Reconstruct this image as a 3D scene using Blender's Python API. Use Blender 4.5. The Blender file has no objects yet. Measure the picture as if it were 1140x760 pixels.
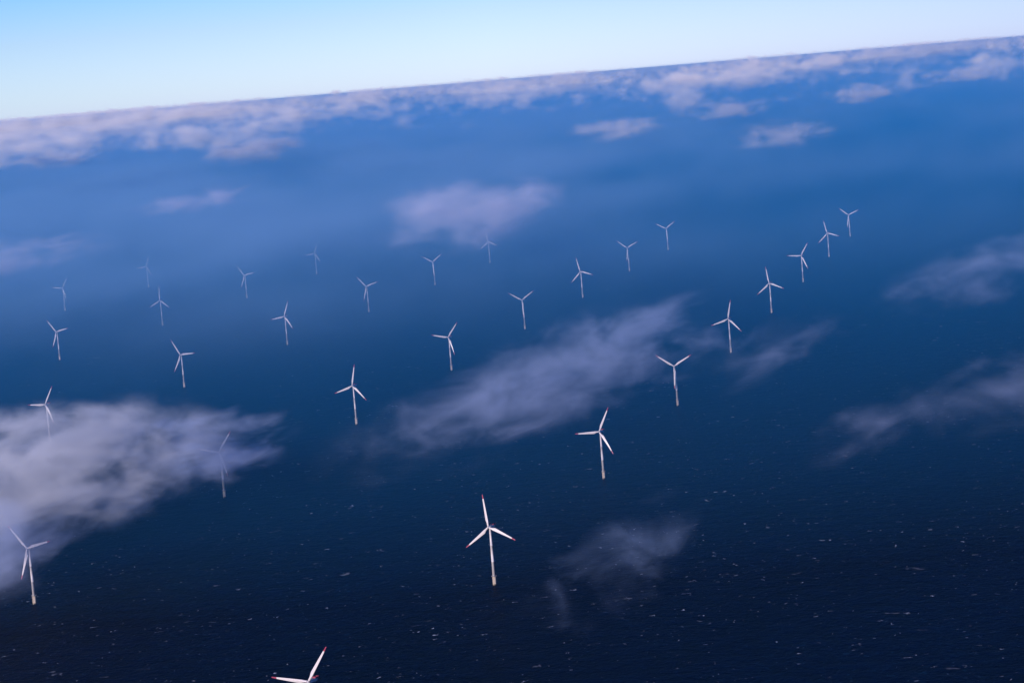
import bpy, bmesh, math, random
from mathutils import Vector, Matrix

R = math.radians
scene = bpy.context.scene
COL = scene.collection

# ---------------------------------------------------------------- camera
F_PX, CX, CY = 2651.93, 570.0, 380.0          # focal length in pixels of the 1140 px wide photograph
PITCH, ROLL, CAM_H = 0.109689, 0.083385, 761.166
fw = Vector((0, math.cos(PITCH), -math.sin(PITCH)))
up0 = Vector((0, math.sin(PITCH), math.cos(PITCH)))
rt0 = Vector((1, 0, 0))
c_right = math.cos(ROLL) * rt0 - math.sin(ROLL) * up0
c_up = math.cos(ROLL) * up0 + math.sin(ROLL) * rt0
cam_d = bpy.data.cameras.new('camera')
cam = bpy.data.objects.new('camera', cam_d)
COL.objects.link(cam)
m = Matrix((c_right, c_up, -fw)).transposed().to_4x4()
m.translation = Vector((0, 0, CAM_H))
cam.matrix_world = m
cam_d.sensor_width = 36.0
cam_d.lens = 36.0 * F_PX / 1140.0
cam_d.clip_start = 1.0
cam_d.clip_end = 300000.0
scene.camera = cam

# ---------------------------------------------------------------- sky, sun, exposure
SUN_EL, SUN_AZ = R(17), R(212)                # azimuth clockwise from +Y: behind the camera, to its left
world = bpy.data.worlds.new('World')
scene.world = world
world.use_nodes = True
wt = world.node_tree
wt.nodes.clear()
wo = wt.nodes.new('ShaderNodeOutputWorld')
wb = wt.nodes.new('ShaderNodeBackground')
sky = wt.nodes.new('ShaderNodeTexSky')
sky.sky_type = 'NISHITA'
sky.sun_disc = False
sky.sun_elevation = SUN_EL
sky.sun_rotation = SUN_AZ
sky.altitude = 760
sky.air_density = 1.0
sky.dust_density = 0.6
sky.ozone_density = 2.0
tc = wt.nodes.new('ShaderNodeTexCoord')
sep = wt.nodes.new('ShaderNodeSeparateXYZ')
wt.links.new(tc.outputs['Generated'], sep.inputs[0])
# the sky grades from a milky horizon to clear blue a few degrees up, and dims a little towards the right
def wramp(src, lo, hi, stops):
    mr = wt.nodes.new('ShaderNodeMapRange'); mr.inputs['From Min'].default_value = lo; mr.inputs['From Max'].default_value = hi
    wt.links.new(src, mr.inputs['Value'])
    rp = wt.nodes.new('ShaderNodeValToRGB'); cr = rp.color_ramp
    while len(cr.elements) < len(stops): cr.elements.new(0.5)
    for e, (p, c) in zip(cr.elements, stops):
        e.position = (p - lo) / (hi - lo); e.color = (*c, 1)
    wt.links.new(mr.outputs[0], rp.inputs['Fac'])
    return rp.outputs[0]


def wmul(a, b):
    n = wt.nodes.new('ShaderNodeMix'); n.data_type = 'RGBA'; n.blend_type = 'MULTIPLY'; n.inputs['Factor'].default_value = 1.0
    wt.links.new(a, n.inputs[6]); wt.links.new(b, n.inputs[7])
    return n.outputs[2]


# in the ramp the colours are halved to stay under one; the strength below makes up for it
elev = wramp(sep.outputs['Z'], 0.0, 0.12, [(0.0, (0.50, 0.60, 1.0)), (0.006, (0.47, 0.58, 0.94)), (0.030, (0.36, 0.46, 0.76)), (0.048, (0.26, 0.41, 0.75)), (0.12, (0.16, 0.32, 0.66))])
side = wramp(sep.outputs['X'], -0.3, 0.3, [(-0.3, (0.94, 1.0, 1.0)), (0.0, (1.0, 1.0, 1.0)), (0.12, (0.88, 0.88, 0.94)), (0.3, (0.68, 0.70, 0.85))])
clean = wt.nodes.new('ShaderNodeRGB'); clean.outputs[0].default_value = (1.07, 1.07, 1.16, 1)
wt.links.new(wmul(wmul(wmul(sky.outputs[0], elev), side), clean.outputs[0]), wb.inputs['Color'])
wb.inputs['Strength'].default_value = 0.15
wt.links.new(wb.outputs[0], wo.inputs[0])

sun_d = bpy.data.lights.new('sun', 'SUN')
sun = bpy.data.objects.new('sun', sun_d)
COL.objects.link(sun)
sun_d.energy = 4.0
sun_d.angle = R(0.5)
sun_d.color = (1.0, 0.82, 0.76)
sdir = Vector((math.sin(SUN_AZ) * math.cos(SUN_EL), math.cos(SUN_AZ) * math.cos(SUN_EL), math.sin(SUN_EL)))
sun.rotation_euler = sdir.to_track_quat('Z', 'Y').to_euler()
sun.location = (0, 0, 3000)

scene.view_settings.view_transform = 'Standard'
scene.view_settings.look = 'None'
scene.view_settings.gamma = 1.0
scene.view_settings.exposure = 0.5
scene.render.engine = 'CYCLES'
scene.cycles.max_bounces = 3
scene.cycles.volume_bounces = 1
scene.cycles.transparent_max_bounces = 64
scene.cycles.volume_max_steps = 512
scene.cycles.use_denoising = True
scene.cycles.use_adaptive_sampling = True
scene.cycles.adaptive_threshold = 0.02
scene.render.filter_size = 1.5


# ---------------------------------------------------------------- helpers
def at(px, py, z):
    """The world point at height z seen at pixel (px, py) of the photograph."""
    d = fw * F_PX + c_right * (px - CX) - c_up * (py - CY)
    t = (z - CAM_H) / d.z
    return Vector((0, 0, CAM_H)) + d * t


def obj(name, bm, mats, parent=None):
    me = bpy.data.meshes.new(name)
    bm.to_mesh(me); bm.free()
    for mt in (mats if isinstance(mats, (list, tuple)) else [mats]):
        me.materials.append(mt)
    o = bpy.data.objects.new(name, me)
    COL.objects.link(o)
    if parent is not None: o.parent = parent
    return o


def tag(o, label=None, cat=None, group=None, kind=None):
    if label: o['label'] = label
    if cat: o['category'] = cat
    if group: o['group'] = group
    if kind: o['kind'] = kind
    return o


def lathe(bm, prof, seg=24, axis='Z', off=(0, 0, 0), smooth=True, mi=0):
    """Revolve a list of (radius, height) round an axis."""
    rings = []
    for r, h in prof:
        ring = []
        for k in range(seg):
            a = 2 * math.pi * k / seg
            c, s = r * math.cos(a), r * math.sin(a)
            v = (c, s, h) if axis == 'Z' else (c, h, s)
            ring.append(bm.verts.new(Vector(v) + Vector(off)))
        rings.append(ring)
    for a, b in zip(rings, rings[1:]):
        for k in range(seg):
            f = bm.faces.new((a[k], a[(k + 1) % seg], b[(k + 1) % seg], b[k])); f.smooth = smooth; f.material_index = mi
    for ring in (rings[0], rings[-1]):
        f = bm.faces.new(ring); f.material_index = mi
    bmesh.ops.recalc_face_normals(bm, faces=bm.faces[:])
    return bm


def box(bm, lo, hi, bev=0.0, mi=0):
    r = bmesh.ops.create_cube(bm, size=1.0)
    vs = r['verts']
    lo, hi = Vector(lo), Vector(hi)
    for v in vs:
        v.co = Vector(((lo[i] + hi[i]) / 2 + v.co[i] * (hi[i] - lo[i]) for i in range(3)))
    fs = {f for v in vs for f in v.link_faces}
    for f in fs: f.material_index = mi
    if bev:
        es = list({e for v in vs for e in v.link_edges})
        bmesh.ops.bevel(bm, geom=es, offset=bev, segments=3, profile=0.5, affect='EDGES')
    return bm


def bar(bm, a, b, r, seg=6):
    a, b = Vector(a), Vector(b)
    q = (b - a).to_track_quat('Z', 'Y')
    rr = []
    for p in (a, b):
        rr.append([bm.verts.new(p + q @ Vector((r * math.cos(2 * math.pi * k / seg), r * math.sin(2 * math.pi * k / seg), 0))) for k in range(seg)])
    for k in range(seg):
        bm.faces.new((rr[0][k], rr[0][(k + 1) % seg], rr[1][(k + 1) % seg], rr[1][k]))
    bm.faces.new(rr[0][::-1]); bm.faces.new(rr[1])


def paint(name, col, rough=0.45, dirt=0.12, scale=0.35, stretch=6.0, metallic=0.0):
    m = bpy.data.materials.new(name); m.use_nodes = True
    nt = m.node_tree; b = nt.nodes['Principled BSDF']
    t = nt.nodes.new('ShaderNodeTexCoord'); mp = nt.nodes.new('ShaderNodeMapping')
    mp.inputs['Scale'].default_value = (scale * stretch, scale * stretch, scale)
    n = nt.nodes.new('ShaderNodeTexNoise'); n.inputs['Detail'].default_value = 5
    n.inputs['Scale'].default_value = 1.0
    nt.links.new(t.outputs['Object'], mp.inputs[0]); nt.links.new(mp.outputs[0], n.inputs['Vector'])
    r = nt.nodes.new('ShaderNodeValToRGB')
    r.color_ramp.elements[0].position = 0.3; r.color_ramp.elements[1].position = 0.62
    r.color_ramp.elements[0].color = (*[c * (1 - dirt) for c in col], 1)
    r.color_ramp.elements[1].color = (*col, 1)
    nt.links.new(n.outputs['Fac'], r.inputs['Fac']); nt.links.new(r.outputs[0], b.inputs['Base Color'])
    b.inputs['Roughness'].default_value = rough
    b.inputs['Metallic'].default_value = metallic
    return m


# ---------------------------------------------------------------- the sea
def sea_material():
    m = bpy.data.materials.new('sea_water'); m.use_nodes = True
    nt = m.node_tree; N = nt.nodes; L = nt.links
    b = N['Principled BSDF']
    geo = N.new('ShaderNodeNewGeometry')

    def noise(sx, sy, rot, detail, rough=0.55, dist=0.0, seed=0.0):
        mp = N.new('ShaderNodeMapping')
        mp.vector_type = 'TEXTURE'
        mp.inputs['Scale'].default_value = (sx, sy, 1000.0)
        mp.inputs['Rotation'].default_value = (0, 0, rot)
        mp.inputs['Location'].default_value = (seed, seed * 1.7, 0)
        n = N.new('ShaderNodeTexNoise'); n.inputs['Scale'].default_value = 1.0
        n.inputs['Detail'].default_value = detail; n.inputs['Roughness'].default_value = rough
        n.inputs['Distortion'].default_value = dist
        L.new(geo.outputs['Position'], mp.inputs[0]); L.new(mp.outputs[0], n.inputs['Vector'])
        return n.outputs['Fac']

    def mrange(v, a, b_, c=0.0, d=1.0, smooth=True):
        r = N.new('ShaderNodeMapRange')
        if smooth: r.interpolation_type = 'SMOOTHSTEP'
        for k, x in zip(('From Min', 'From Max', 'To Min', 'To Max'), (a, b_, c, d)): r.inputs[k].default_value = x
        L.new(v, r.inputs['Value']); return r.outputs[0]

    def mth(op, a, b_):
        n = N.new('ShaderNodeMath'); n.operation = op
        for i, v in enumerate((a, b_)):
            if isinstance(v, (int, float)): n.inputs[i].default_value = v
            else: L.new(v, n.inputs[i])
        return n.outputs[0]
    WROT = R(-8)
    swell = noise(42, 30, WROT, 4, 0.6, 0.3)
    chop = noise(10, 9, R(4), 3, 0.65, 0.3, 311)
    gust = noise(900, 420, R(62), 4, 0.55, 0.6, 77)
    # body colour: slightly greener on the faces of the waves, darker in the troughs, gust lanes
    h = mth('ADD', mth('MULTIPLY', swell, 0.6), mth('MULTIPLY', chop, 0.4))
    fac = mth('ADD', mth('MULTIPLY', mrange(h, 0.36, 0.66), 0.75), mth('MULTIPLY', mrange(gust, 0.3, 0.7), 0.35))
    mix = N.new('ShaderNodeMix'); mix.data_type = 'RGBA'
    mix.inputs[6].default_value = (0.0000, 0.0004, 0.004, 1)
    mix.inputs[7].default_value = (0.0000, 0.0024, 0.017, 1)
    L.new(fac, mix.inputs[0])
    # breaking crests: short streaks, in patches
    crest = noise(10, 11.0, WROT, 2, 0.55, 0.8, 1234)
    crest2 = noise(17, 12.0, R(3), 3, 0.6, 1.2, 5678)
    patch = noise(130, 100, 0.3, 3, 0.6, 0.3, 901)
    pm = mrange(patch, 0.46, 0.70)
    w1 = mth('MULTIPLY', mrange(crest, 0.69, 0.735), pm)
    w2 = mth('MULTIPLY', mrange(crest2, 0.69, 0.75), mrange(patch, 0.58, 0.42))
    # the fading teal streaks a crest leaves behind it
    w3 = mth('MULTIPLY', mth('MULTIPLY', mrange(crest, 0.61, 0.70), mrange(gust, 0.35, 0.65)), 0.45)
    crest3 = noise(24, 30, R(10), 2, 0.5, 0.8, 4321)
    w4 = mth('MULTIPLY', mth('MULTIPLY', mrange(crest3, 0.70, 0.76), mrange(patch, 0.40, 0.60)), 0.28)
    foam = mth('MINIMUM', mth('ADD', mth('ADD', w1, w2), w4), 1.0)
    mixf = N.new('ShaderNodeMix'); mixf.data_type = 'RGBA'
    teal = N.new('ShaderNodeMix'); teal.data_type = 'RGBA'
    L.new(w3, teal.inputs[0]); L.new(mix.outputs[2], teal.inputs[6]); teal.inputs[7].default_value = (0.004, 0.033, 0.07, 1)
    L.new(teal.outputs[2], mixf.inputs[6]); mixf.inputs[7].default_value = (0.48, 0.52, 0.58, 1)
    L.new(foam, mixf.inputs[0])
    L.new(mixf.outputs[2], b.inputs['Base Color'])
    b.inputs['IOR'].default_value = 1.33
    b.inputs['Specular IOR Level'].default_value = 0.015
    L.new(mth('ADD', mth('MULTIPLY', foam, 0.4), 0.45), b.inputs['Roughness'])
    bump = N.new('ShaderNodeBump'); bump.inputs['Strength'].default_value = 0.9; bump.inputs['Distance'].default_value = 5.0
    L.new(h, bump.inputs['Height']); L.new(bump.outputs[0], b.inputs['Normal'])
    return m


SEA_R = 60000.0
bm = bmesh.new()
cen = bm.verts.new((0, 0, 0))
radii = [500, 1500, 3000, 6000, 10000, 16000, 26000, 40000, SEA_R]
prev = None
for r in radii:
    ring = [bm.verts.new((r * math.cos(2 * math.pi * k / 96), r * math.sin(2 * math.pi * k / 96), 0)) for k in range(96)]
    for k in range(96):
        if prev is None: bm.faces.new((cen, ring[k], ring[(k + 1) % 96]))
        else: bm.faces.new((prev[k], ring[k], ring[(k + 1) % 96], prev[(k + 1) % 96]))
    prev = ring
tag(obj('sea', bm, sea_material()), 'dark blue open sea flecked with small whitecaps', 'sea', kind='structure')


# ---------------------------------------------------------------- haze, mist and clouds
def even_volume(name, dens, col, aniso=0.0):
    m = bpy.data.materials.new(name); m.use_nodes = True
    nt = m.node_tree; nt.nodes.clear()
    o = nt.nodes.new('ShaderNodeOutputMaterial'); v = nt.nodes.new('ShaderNodeVolumePrincipled')
    v.inputs['Color'].default_value = (*col, 1); v.inputs['Density'].default_value = dens
    v.inputs['Anisotropy'].default_value = aniso
    nt.links.new(v.outputs[0], o.inputs['Volume'])
    return m


HAZE_COL = (0.15, 0.48, 0.9)
bm = bmesh.new(); box(bm, (-61000, -20000, -1.0), (61000, 61000, CAM_H + 6))
tag(obj('haze', bm, even_volume('haze_air', 1 / 200000.0, HAZE_COL)), 'thin blue haze filling the air above the sea', 'haze', kind='stuff')
bm = bmesh.new(); box(bm, (-60500, 3500, -0.5), (60500, 60500, 520))
tag(obj('sea_mist', bm, even_volume('mist_air', 1 / 10800.0, (0.02, 0.37, 0.85))), 'low blue mist lying over the sea', 'mist', kind='stuff')

bm = bmesh.new(); box(bm, (-60400, 9000, 520.5), (60400, 60400, 652))
tag(obj('upper_mist', bm, even_volume('upper_mist_air', 1 / 9000.0, (0.13, 0.42, 0.84))), 'blue mist deepening below the far cloud tops', 'mist', kind='stuff')

bm = bmesh.new(); box(bm, (-60300, 25000, 652.5), (60300, 60300, 748))
tag(obj('distant_mist', bm, even_volume('distant_mist_air', 1 / 14000.0, (0.30, 0.52, 0.88))), 'pale blue mist along the skyline', 'mist', kind='stuff')

WIND = R(24)                                   # the wind blows away from the camera and a little to the right


def cloud_volume(name, dens, col, nscale, stretch, lo, hi, soft, seed, dims, step, aniso=0.0, detail=5.0, warp=0.7, rot=WIND):
    """Cloud whose body is carved by noise and dies away to nothing before its hull."""
    m = bpy.data.materials.new(name); m.use_nodes = True
    nt = m.node_tree; N = nt.nodes; L = nt.links; N.clear()
    o = N.new('ShaderNodeOutputMaterial'); v = N.new('ShaderNodeVolumePrincipled')
    v.inputs['Color'].default_value = (*col, 1); v.inputs['Anisotropy'].default_value = aniso
    L.new(v.outputs[0], o.inputs['Volume'])
    tcn = N.new('ShaderNodeTexCoord')
    ln = N.new('ShaderNodeVectorMath'); ln.operation = 'LENGTH'; L.new(tcn.outputs['Object'], ln.inputs[0])
    # the same distance measured through a warp, so the body is ragged and lopsided inside its hull
    wn = N.new('ShaderNodeTexNoise'); wn.noise_dimensions = '4D'; wn.inputs['W'].default_value = seed * 3.7
    wn.inputs['Scale'].default_value = 1.3; wn.inputs['Detail'].default_value = 2.0; L.new(tcn.outputs['Object'], wn.inputs['Vector'])
    w1 = N.new('ShaderNodeVectorMath'); w1.operation = 'SUBTRACT'; L.new(wn.outputs['Color'], w1.inputs[0]); w1.inputs[1].default_value = (0.5, 0.5, 0.5)
    w2 = N.new('ShaderNodeVectorMath'); w2.operation = 'MULTIPLY_ADD'; L.new(w1.outputs[0], w2.inputs[0]); w2.inputs[1].default_value = (2.2, 2.2, 1.2)
    L.new(tcn.outputs['Object'], w2.inputs[2])
    lw = N.new('ShaderNodeVectorMath'); lw.operation = 'LENGTH'; L.new(w2.outputs[0], lw.inputs[0])
    mp = N.new('ShaderNodeMapping'); mp.vector_type = 'TEXTURE'
    mp.inputs['Scale'].default_value = (nscale, nscale * stretch, nscale * 0.6)
    mp.inputs['Rotation'].default_value = (0, 0, -rot)
    mp.inputs['Location'].default_value = (seed * 913.0, seed * 577.0, 0)
    geo = N.new('ShaderNodeNewGeometry')
    L.new(geo.outputs['Position'], mp.inputs[0])
    n = N.new('ShaderNodeTexNoise'); n.inputs['Scale'].default_value = 1.0; n.inputs['Detail'].default_value = detail
    n.inputs['Roughness'].default_value = 0.66; n.inputs['Distortion'].default_value = warp
    L.new(mp.outputs[0], n.inputs['Vector'])
    # noise minus a penalty growing towards the hull
    fall = N.new('ShaderNodeMath'); fall.operation = 'POWER'; L.new(lw.outputs['Value'], fall.inputs[0]); fall.inputs[1].default_value = 2.0
    pen = N.new('ShaderNodeMath'); pen.operation = 'MULTIPLY'; L.new(fall.outputs[0], pen.inputs[0]); pen.inputs[1].default_value = soft
    sub = N.new('ShaderNodeMath'); sub.operation = 'SUBTRACT'; L.new(n.outputs['Fac'], sub.inputs[0]); L.new(pen.outputs[0], sub.inputs[1])
    r = N.new('ShaderNodeMapRange'); r.interpolation_type = 'SMOOTHSTEP'
    r.inputs['From Min'].default_value = lo; r.inputs['From Max'].default_value = hi
    r.inputs['To Max'].default_value = 1.0
    L.new(sub.outputs[0], r.inputs['Value'])
    # make sure nothing is left at the hull itself
    edge = N.new('ShaderNodeMapRange'); edge.interpolation_type = 'SMOOTHSTEP'
    edge.inputs['From Min'].default_value = 1.0; edge.inputs['From Max'].default_value = 0.6
    L.new(ln.outputs['Value'], edge.inputs['Value'])
    dm = N.new('ShaderNodeMath'); dm.operation = 'MULTIPLY'; L.new(r.outputs[0], dm.inputs[0]); L.new(edge.outputs[0], dm.inputs[1])
    d2 = N.new('ShaderNodeMath'); d2.operation = 'MULTIPLY'; L.new(dm.outputs[0], d2.inputs[0]); d2.inputs[1].default_value = dens * 2.9
    L.new(d2.outputs[0], v.inputs['Density'])
    m.cycles.volume_step_rate = max(0.001, 1.15 * step * 10.0 / (sum(dims) / 3.0))
    return m


_unit = None


def cloud(px, py, z, size, dens, label, seed, rot=WIND, nscale=130, stretch=2.0, lo=0.33, hi=0.92, soft=0.30, col=(0.62, 0.73, 0.98),
          step=45, warp=0.5, detail=4.0):
    """A bank of cloud centred on a point of the picture, at height z: size = half width, half length along the wind, half height."""
    p = at(px, py, z)
    bm = bmesh.new(); bmesh.ops.create_icosphere(bm, subdivisions=4, radius=1.0)
    dims = [2 * s for s in size]
    o = obj('cloud', bm, cloud_volume('cloud_vapour', dens, col, nscale, stretch, lo, hi, soft, seed, dims, step, detail=detail, warp=warp, rot=rot))
    o.location = p; o.scale = size; o.rotation_euler = (0, 0, -rot)
    return tag(o, label, 'cloud', 'clouds drifting low over the wind farm')


C = cloud
C(58, 522, 140, (285, 420, 140), 0.0150, 'thick lavender cloud bank hiding turbines at the left edge', 1, rot=R(38), soft=0.20, nscale=125, stretch=1.4, lo=0.35, hi=0.84, step=26, detail=5.0, warp=0.3, col=(0.88, 0.92, 1.0))
C(-8, 600, 130, (140, 280, 110), 0.0085, 'small grey cloud puff beside the turbine at the lower left edge', 2, nscale=120)
C(228, 500, 140, (140, 330, 90), 0.0170, 'ragged right end of the thick cloud bank, thinning over clear water', 21, nscale=110)
C(652, 406, 140, (290, 1600, 105), 0.0029, 'long slanting streak of cloud across the middle of the wind farm', 3, rot=R(19), nscale=130)
C(532, 232, 500, (200, 850, 95), 0.0036, 'pale cloud streak floating above the far turbines in the upper middle', 4, rot=R(10), nscale=85, step=30)
C(1140, 425, 150, (190, 560, 90), 0.0013, 'pale ragged cloud at the right edge level with the middle rows', 5, rot=R(25))
C(1110, 296, 150, (230, 1400, 80), 0.0011, 'thin veil of cloud at the right edge above the ragged cloud', 6)
C(702, 618, 110, (135, 460, 65), 0.0020, 'curled wisp of cloud low over dark water right of the nearest full turbine', 7, rot=R(14), nscale=90, step=20, warp=0.9, lo=0.36, col=(0.45, 0.62, 0.92))
C(868, 385, 140, (110, 700, 70), 0.0013, 'faint cloud wisp just right of the turbine row', 8, nscale=110)
C(965, 475, 120, (80, 360, 60), 0.0015, 'tiny cloud tuft over open water right of the wind farm', 9, nscale=90, step=20)
C(232, 222, 500, (85, 480, 50), 0.0060, 'faint slanting wisp above the farthest turbines at the left', 10, nscale=70, step=30)
C(18, 283, 500, (110, 420, 50), 0.0060, 'faint pale wisp at the left edge above the hazy turbines', 28, nscale=70, step=30)
C(62, 180, 460, (330, 500, 130), 0.0085, 'pinkish cloud puff near the horizon at the left edge', 12, col=(1.0, 0.97, 1.0), nscale=130, stretch=1.8, lo=0.34, hi=0.92, soft=0.26, step=50)
C(278, 166, 460, (340, 520, 125), 0.0095, 'bright pinkish cloud puff standing out of the haze at the upper left', 13, col=(1.0, 0.97, 1.0), nscale=130, stretch=1.8, lo=0.34, hi=0.92, soft=0.26, step=50)
C(357, 131, 520, (240, 420, 80), 0.0065, 'small sunlit puff close under the horizon', 14, col=(1.0, 0.97, 1.0), nscale=130, stretch=1.8, lo=0.34, hi=0.92, soft=0.26, step=50)
C(688, 144, 470, (300, 520, 80), 0.0034, 'narrow pale cloud streak under the middle of the horizon', 15, col=(1.0, 0.97, 1.0), nscale=130, stretch=1.8, lo=0.34, hi=0.92, soft=0.26, step=50)
C(805, 121, 490, (300, 520, 85), 0.0046, 'small pinkish cloud puff below the right half of the horizon', 16, col=(1.0, 0.97, 1.0), nscale=130, stretch=1.8, lo=0.34, hi=0.92, soft=0.26, step=50)
C(868, 150, 440, (240, 500, 80), 0.0030, 'dim cloud puff hanging below the small pinkish one', 17, col=(1.0, 0.97, 1.0), nscale=130, stretch=1.8, lo=0.34, hi=0.92, soft=0.26, step=50)
C(958, 104, 510, (260, 480, 75), 0.0046, 'pale cloud close under the horizon at the upper right', 18, col=(1.0, 0.97, 1.0), nscale=130, stretch=1.8, lo=0.34, hi=0.92, soft=0.26, step=50)
C(1075, 82, 570, (320, 420, 65), 0.0044, 'cloud fragment just under the skyline near the right edge', 26, col=(1.0, 0.97, 1.0), nscale=100, stretch=1.6, lo=0.34, hi=0.92, soft=0.26, step=50)
C(430, 125, 520, (220, 380, 60), 0.0030, 'dim cloud fragment below the skyline left of centre', 27, col=(1.0, 0.97, 1.0), nscale=100, stretch=1.6, lo=0.34, hi=0.92, soft=0.26, step=50)
C(100, 132, 540, (420, 700, 90), 0.0050, 'broken sunlit cloud tops close under the horizon at the left', 20, col=(1.0, 0.97, 1.0), nscale=130, stretch=1.8, lo=0.34, hi=0.92, soft=0.26, step=50)


# the sea of cloud that closes the view: one layer, bumpy on top, breaking up towards the camera
def deck_volume(dims, step, veil=False):
    m = bpy.data.materials.new('cloud_deck_vapour'); m.use_nodes = True
    nt = m.node_tree; N = nt.nodes; L = nt.links; N.clear()
    o = N.new('ShaderNodeOutputMaterial'); v = N.new('ShaderNodeVolumePrincipled')
    v.inputs['Color'].default_value = (0.94, 0.95, 1.0, 1); v.inputs['Anisotropy'].default_value = 0.05 if veil else -0.04
    L.new(v.outputs[0], o.inputs['Volume'])
    geo = N.new('ShaderNodeNewGeometry'); sp = N.new('ShaderNodeSeparateXYZ'); L.new(geo.outputs['Position'], sp.inputs[0])

    def noise(sx, sy, sz, detail, seed, rough=0.55):
        mp = N.new('ShaderNodeMapping'); mp.vector_type = 'TEXTURE'
        mp.inputs['Scale'].default_value = (sx, sy, sz); mp.inputs['Rotation'].default_value = (0, 0, -WIND)
        mp.inputs['Location'].default_value = (seed, seed, 0)
        n = N.new('ShaderNodeTexNoise'); n.inputs['Scale'].default_value = 1; n.inputs['Detail'].default_value = detail
        n.inputs['Roughness'].default_value = rough
        L.new(geo.outputs['Position'], mp.inputs[0]); L.new(mp.outputs[0], n.inputs['Vector'])
        return n.outputs['Fac']

    def mrange(v_, a, b_, c=0.0, d=1.0, it='LINEAR'):
        r = N.new('ShaderNodeMapRange'); r.interpolation_type = it
        for k, x in zip(('From Min', 'From Max', 'To Min', 'To Max'), (a, b_, c, d)): r.inputs[k].default_value = x
        L.new(v_, r.inputs['Value']); return r.outputs[0]

    def mth(op, a, b_):
        n = N.new('ShaderNodeMath'); n.operation = op
        for i, x in enumerate((a, b_)):
            if isinstance(x, (int, float)): n.inputs[i].default_value = x
            else: L.new(x, n.inputs[i])
        return n.outputs[0]
    lump = noise(270, 380, 190, 4, 4000, 0.6)
    big = noise(1500, 3800, 3000, 3, 9000)
    cover = mth('ADD', mrange(sp.outputs['Y'], 9500, 22000, -0.095, -0.062), mrange(mth('DIVIDE', sp.outputs['X'], sp.outputs['Y']), 0.0, -0.2, 0.0, 0.02))
    f = mth('ADD', mth('ADD', mth('MULTIPLY', lump, 0.68), mth('MULTIPLY', big, 0.32)), cover)
    zprof = mth('ADD', mth('MULTIPLY', mrange(sp.outputs['Z'], 650, 880, 0.0, 0.19), mrange(sp.outputs['Y'], 16000, 24000, 1.0, 0.30)), mrange(sp.outputs['Z'], 580, 440, 0.0, 0.20))
    f = mth('SUBTRACT', f, mth('ADD', zprof, mrange(sp.outputs['Z'], 770, 850, 0.0, 0.16)))
    dm = mth('MULTIPLY', mrange(f, 0.50, 0.62, 0, 1, 'SMOOTHSTEP'), 0.0060)
    L.new(dm, v.inputs['Density'])
    if veil:
        # a patchy sheet of mist, thicker to the left, fading out towards the camera and at its own top and bottom
        v1 = noise(560, 1500, 500, 6, 1500, 0.66)
        prof = mth('MULTIPLY', mrange(sp.outputs['Z'], 310, 390, 0, 1, 'SMOOTHSTEP'), mrange(sp.outputs['Z'], 480, 400, 0, 1, 'SMOOTHSTEP'))
        near = mrange(sp.outputs['Y'], 2900, 6800, 0, 1, 'SMOOTHSTEP')
        lr = mrange(mth('DIVIDE', sp.outputs['X'], sp.outputs['Y']), 0.12, -0.20, 0.22, 2.1)
        dm = mth('MULTIPLY', mth('MULTIPLY', mth('MULTIPLY', mrange(v1, 0.43, 0.64, 0.03, 1.0), prof), mth('MULTIPLY', near, lr)), 0.0017)
        v.inputs['Color'].default_value = (0.28, 0.55, 0.87, 1)
        L.new(dm, v.inputs['Density'])
    m.cycles.volume_step_rate = 1.3 * step * 10.0 / (sum(dims) / 3.0)
    return m


bm = bmesh.new()
vs = [bm.verts.new((sx * (y * 0.26 + 600), y, z)) for z in (310, 480) for y, sx in ((2800.0, -1), (2800.0, 1), (26000.0, 1), (26000.0, -1))]
for q in ((3, 2, 1, 0), (4, 5, 6, 7), (0, 1, 5, 4), (1, 2, 6, 5), (2, 3, 7, 6), (3, 0, 4, 7)): bm.faces.new([vs[i] for i in q])
tag(obj('mist_veil', bm, deck_volume((14700, 23200, 170), 90, True)), 'patchy veil of mist over the far part of the wind farm', 'mist', kind='stuff')

bm = bmesh.new()
y0, y1 = 9500.0, 42000.0
vs = [bm.verts.new((sx * (y * 0.26 + 600), y, z)) for z in (430, 885) for y, sx in ((y0, -1), (y0, 1), (y1, 1), (y1, -1))]
for q in ((3, 2, 1, 0), (4, 5, 6, 7), (0, 1, 5, 4), (1, 2, 6, 5), (2, 3, 7, 6), (3, 0, 4, 7)): bm.faces.new([vs[i] for i in q])
tag(obj('clouds', bm, deck_volume((23000, 32500, 420), 110)), 'bumpy sea of cloud tops closing the view along the horizon', 'clouds', kind='stuff')


# ---------------------------------------------------------------- the wind turbines
M_WHITE = paint('tower_paint', (0.52, 0.50, 0.51))
M_BLADE = paint('blade_gelcoat', (0.56, 0.53, 0.54), 0.35, 0.06)
M_RED = paint('signal_red_paint', (0.27, 0.035, 0.07), 0.4, 0.15)
M_CREAM = paint('foundation_yellow_paint', (0.50, 0.42, 0.33), 0.55, 0.3, 0.5)
M_STEEL = paint('galvanised_steel', (0.20, 0.21, 0.23), 0.5, 0.3, 0.8, 1.0, 0.5)
M_NAC = paint('nacelle_paint', (0.42, 0.43, 0.46), 0.4, 0.1)
M_DARK = paint('marine_growth', (0.05, 0.05, 0.04), 0.8, 0.4)

HUB_H, ROTOR_R, OVER = 90.0, 50.7, 4.5
YAW, TILT = R(-29.3), R(5)


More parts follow.
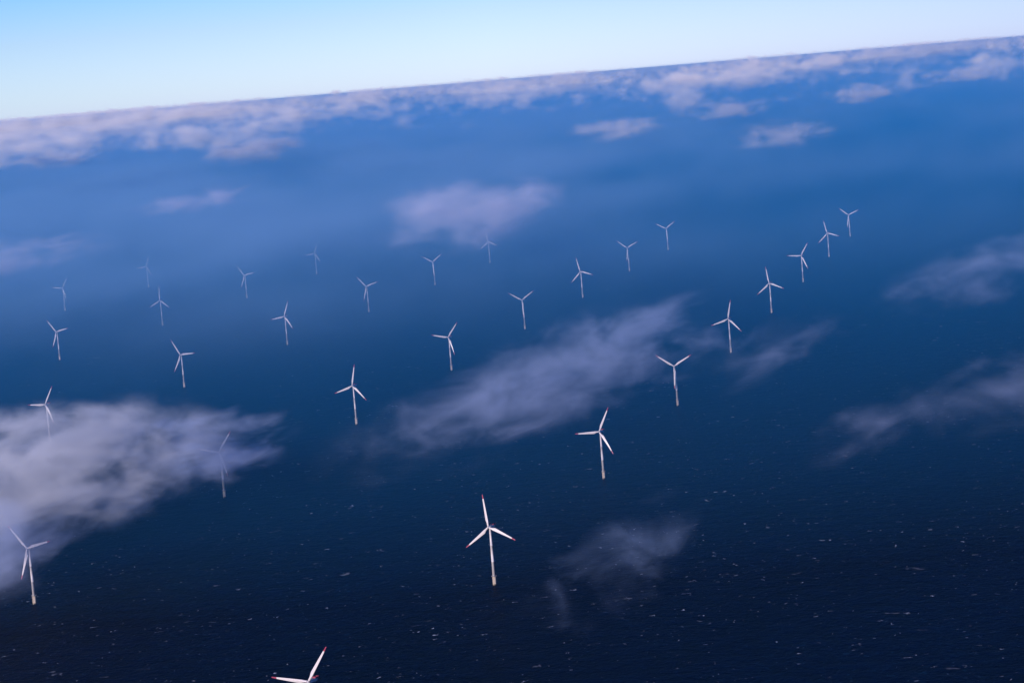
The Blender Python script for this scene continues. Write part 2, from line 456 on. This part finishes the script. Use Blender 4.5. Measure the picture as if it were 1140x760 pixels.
def blade_section(s):
    """chord, thickness ratio, twist at a fraction s of the span"""
    if s < 0.05: return 2.7, 1.0, R(14)
    if s < 0.20:
        k = (s - 0.05) / 0.15; k = k * k * (3 - 2 * k)
        return 2.7 + (4.9 - 2.7) * k, 1.0 + (0.34 - 1.0) * k, R(14 - 2 * k)
    k = (s - 0.20) / 0.80
    c = 4.9 * (1 - k) ** 0.95 + 1.25 * k
    if s > 0.965: c *= max(0.18, 1 - ((s - 0.965) / 0.035) ** 2 * 0.82)
    return c, 0.34 - 0.18 * min(1, k * 1.6), R(12 * (1 - k) ** 1.6 + 1)


def blade_bm(s0, s1, n):
    bm = bmesh.new(); rings = []
    seg = 20; r0 = 1.6
    for i in range(n + 1):
        s = s0 + (s1 - s0) * i / n
        c, t, tw = blade_section(s)
        z = r0 + s * (ROTOR_R - r0)
        pre = -1.6 * s ** 2                       # pre-bend upwind
        round_ = 1.0 if s < 0.05 else max(0.0, 1 - (s - 0.05) / 0.15)
        ring = []
        for k in range(seg):
            a = 2 * math.pi * k / seg
            # circle
            xc, yc = 0.5 * math.cos(a), 0.5 * math.sin(a)
            # airfoil: leading edge at +x, thickest near it
            u = 0.5 * (1 - math.cos(a))           # 0 at the leading edge
            th = 5 * (0.2969 * math.sqrt(max(u, 0)) - 0.126 * u - 0.3516 * u * u + 0.2843 * u ** 3 - 0.1036 * u ** 4)
            xa, ya = 0.30 - u, (1 if math.sin(a) >= 0 else -1) * th * t * 1.0
            x = (xc * round_ + xa * (1 - round_)) * c
            y = (yc * t * round_ + ya * (1 - round_)) * c
            X = x * math.cos(tw) + y * math.sin(tw)
            Y = -x * math.sin(tw) + y * math.cos(tw)
            ring.append(bm.verts.new((X, Y + pre, z)))
        rings.append(ring)
    for a, b in zip(rings, rings[1:]):
        for k in range(seg):
            f = bm.faces.new((a[k], a[(k + 1) % seg], b[(k + 1) % seg], b[k])); f.smooth = True
    bm.faces.new(rings[0]); bm.faces.new(rings[-1])
    bmesh.ops.recalc_face_normals(bm, faces=bm.faces[:])
    return bm


TILT_M = Matrix.Translation((0, 0, HUB_H)) @ Matrix.Rotation(-TILT, 4, 'X') @ Matrix.Translation((0, -OVER, 0))


def make_turbine():
    root = bpy.data.objects.new('wind_turbine', None)
    root.empty_display_size = 10
    COL.objects.link(root)
    # foundation: a steel pile coming out of the water, with a boat landing
    bm = bmesh.new()
    lathe(bm, [(2.5, -6), (2.5, 0.5), (2.5, 13.6)], 28)
    fo = obj('foundation', bm, M_CREAM, root)
    bm = bmesh.new(); lathe(bm, [(2.56, -5), (2.56, 1.8)], 28)
    obj('tide_band', bm, M_DARK, fo)
    bm = bmesh.new()
    for x in (-0.9, 0.9):
        bar(bm, (x, -3.5, -3), (x, -3.5, 12), 0.16)
        for z in (1, 6, 11): bar(bm, (x, -3.5, z), (x, -2.3, z), 0.12)
    for k in range(26): bar(bm, (-0.9, -3.5, -1 + k * 0.5), (0.9, -3.5, -1 + k * 0.5), 0.05, 4)
    obj('boat_landing', bm, M_CREAM, fo)
    # working platform with its railing
    bm = bmesh.new(); lathe(bm, [(2.6, 13.2), (4.1, 13.6), (4.1, 13.95), (2.4, 13.95)], 28, smooth=False)
    pl = obj('platform', bm, M_STEEL, root)
    bm = bmesh.new()
    n = 20
    for k in range(n):
        a, b = 2 * math.pi * k / n, 2 * math.pi * (k + 1) / n
        p = lambda t, z: (4.0 * math.cos(t), 4.0 * math.sin(t), z)
        bar(bm, p(a, 13.9), p(a, 15.1), 0.05, 4)
        bar(bm, p(a, 15.1), p(b, 15.1), 0.05, 4); bar(bm, p(a, 14.5), p(b, 14.5), 0.04, 4)
    obj('railing', bm, M_CREAM, pl)
    # tower, tapered, with flange rings
    bm = bmesh.new()
    prof = [(2.25, 13.95)]
    for z in (36, 61):
        r = 2.25 + (1.45 - 2.25) * (z - 14) / (87.5 - 14)
        prof += [(r, z - 0.12), (r + 0.05, z - 0.1), (r + 0.05, z + 0.1), (r - 0.003, z + 0.12)]
    prof += [(1.45, 87.6), (1.7, 87.9), (1.7, 88.2)]
    lathe(bm, prof, 32)
    tw = obj('tower', bm, M_WHITE, root)
    bm = bmesh.new(); box(bm, (-0.5, -2.3, 14.0), (0.5, -2.12, 16.2), 0.04)
    obj('tower_door', bm, M_NAC, tw)
    # nacelle behind the rotor
    bm = bmesh.new()
    secs = [(-2.6, 1.45, 1.5), (-1.6, 1.75, 1.85), (2.0, 1.95, 2.05), (10.2, 1.9, 2.0), (11.8, 1.75, 1.8)]
    rings = []
    for y, w, h in secs:
        ring = []
        for k in range(24):
            a = 2 * math.pi * k / 24
            ca, sa = math.cos(a), math.sin(a)
            e = 0.45
            ring.append(bm.verts.new((w * abs(ca) ** e * (1 if ca > 0 else -1), y, 0.15 + h * abs(sa) ** e * (1 if sa > 0 else -1))))
        rings.append(ring)
    for a, b in zip(rings, rings[1:]):
        for k in range(24):
            f = bm.faces.new((a[k], a[(k + 1) % 24], b[(k + 1) % 24], b[k])); f.smooth = True
    bm.faces.new(rings[0]); bm.faces.new(rings[-1])
    bmesh.ops.recalc_face_normals(bm, faces=bm.faces[:])
    na = obj('nacelle', bm, M_NAC, root)
    na.matrix_basis = Matrix.Translation((0, 0, HUB_H)) @ Matrix.Rotation(-TILT, 4, 'X')
    # red hoist platform on the back of the roof
    bm = bmesh.new()
    box(bm, (-2.3, 7.2, 2.25), (2.3, 14.8, 2.5))
    for x in (-2.3, 2.3): box(bm, (x - 0.06, 7.2, 2.502), (x + 0.06, 14.8, 3.9))
    for y in (7.26, 14.74): box(bm, (-2.23, y - 0.06, 2.503), (2.23, y + 0.06, 3.9))
    for x in (-1.7, 1.7): bar(bm, (x, 11.7, 0.4), (x, 14.5, 2.25), 0.14)
    obj('hoist_platform', bm, M_RED, na)
    bm = bmesh.new(); box(bm, (-0.9, 2.6, 2.15), (0.9, 4.4, 2.9), 0.12)
    bar(bm, (0.6, 4.9, 2.1), (0.6, 4.9, 4.6), 0.05); bar(bm, (0.25, 4.9, 4.4), (0.95, 4.9, 4.4), 0.04)
    obj('roof_cooler', bm, M_STEEL, na)
    # hub with its spinner
    bm = bmesh.new()
    lathe(bm, [(0.05, -2.2), (0.7, -2.05), (1.25, -1.55), (1.6, -0.8), (1.72, 0.1), (1.7, 1.2), (1.4, 1.85)], 28, axis='Y')
    hb = obj('hub', bm, M_NAC, root); hb.matrix_basis = TILT_M
    for k in range(3):
        bl = obj('blade', blade_bm(0.0, 0.86, 34), M_BLADE, root) if k == 0 else None
        if bl is None:
            bl = bpy.data.objects.new('blade', blade0.data); COL.objects.link(bl); bl.parent = root
            tp = bpy.data.objects.new('blade_tip', tip0.data); COL.objects.link(tp); tp.parent = bl
        else:
            blade0 = bl
            tip0 = obj('blade_tip', blade_bm(0.86, 1.0, 12), M_RED, bl)
        bl['_k'] = k
    return root


def set_rotor(root, deg):
    for ch in root.children:
        if '_k' in ch:
            ch.matrix_basis = TILT_M @ Matrix.Rotation(R(deg + 120 * ch['_k']), 4, 'Y')


def copy_tree(o, parent=None):
    c = o.copy(); COL.objects.link(c); c.parent = parent
    for ch in list(o.children): copy_tree(ch, c)
    return c


# x, y, rotor angle, label
TURBINES = [
    (-265, 2699, 33.7, 'wind turbine cut off by the bottom edge, only its rotor showing'),
    (-57, 3562, 111.7, 'nearest complete wind turbine with red rotor tips, standing alone low in the middle'),
    (151, 4429, 25.7, 'second complete turbine of the right-hand row, just above the nearest one'),
    (360, 5311, 60.3, 'turbine whose two raised blades fade into the right end of the long cloud streak'),
    (570, 6200, 11.5, 'fourth complete turbine of the right-hand row, in clear air right of the cloud streak'),
    (782, 7091, 110.1, 'turbine of the right-hand row standing over the faint wisp'),
    (993, 7977, 32.0, 'third turbine from the far end of the right-hand row'),
    (1208, 8875, 105.7, 'second turbine from the far end of the right-hand row'),
    (1421, 9764, 67.3, 'farthest turbine of the right-hand row, highest on the right'),
    (-787, 3708, 75.2, 'large turbine near the lower left corner, one blade dipping into cloud'),
    (-582, 4577, 37.3, 'ghostly turbine almost hidden at the right end of the thick cloud bank'),
    (-373, 5444, 11.0, 'turbine between the thick left cloud bank and the long cloud streak'),
    (-167, 6326, 38.1, 'turbine directly above the left half of the long cloud streak, one blade down'),
    (43, 7215, 56.7, 'turbine with a Y shaped rotor just above the middle of the long cloud streak'),
    (253, 8078, 104.3, 'turbine right of centre with one blade pointing up, above the cloud streak'),
    (465, 8977, 63.5, 'second farthest turbine of the second row, Y shaped rotor'),
    (678, 9868, 55.1, 'farthest turbine of the second row, small with a Y shaped rotor'),
    (-1107, 5579, 29.8, 'turbine at the left edge with its tower sunk in the cloud bank'),
    (-900, 6449, 85.4, 'turbine rising clear just above the thick left cloud bank'),
    (-693, 7334, 20.5, 'turbine of the third row, one blade hanging right of its tower'),
    (-484, 8205, 73.5, 'turbine of the third row, two blades raised, left of centre'),
    (-275, 9091, 56.0, 'small turbine just under the left end of the upper cloud streak'),
    (-64, 9971, 112.3, 'faint turbine seen through the upper cloud streak'),
    (-1422, 7456, 77.7, 'hazy turbine near the left edge above the one sunk in cloud'),
    (-1220, 8350, 2.3, 'hazy turbine at the left with one blade straight up'),
    (-1010, 9213, 79.5, 'small hazy turbine left of centre with two raised blades'),
    (-807, 10158, 22.4, 'very faint distant turbine nearly lost in haze, left of centre'),
    (-1741, 9341, 35.6, 'barely visible turbine at the left edge, rotor lost in haze'),
    (-1536, 10211, 23.1, 'faint small turbine at the far left, highest of its neighbours'),
]
proto = make_turbine()
for i, (x, y, ang, label) in enumerate(TURBINES):
    t = proto if i == 0 else copy_tree(proto)
    t.location = (x, y, 0); t.rotation_euler = (0, 0, YAW)
    set_rotor(t, ang)
    tag(t, label, 'wind turbine', 'wind turbines of the offshore farm')
for o in bpy.data.objects:
    if '_k' in o: del o['_k']
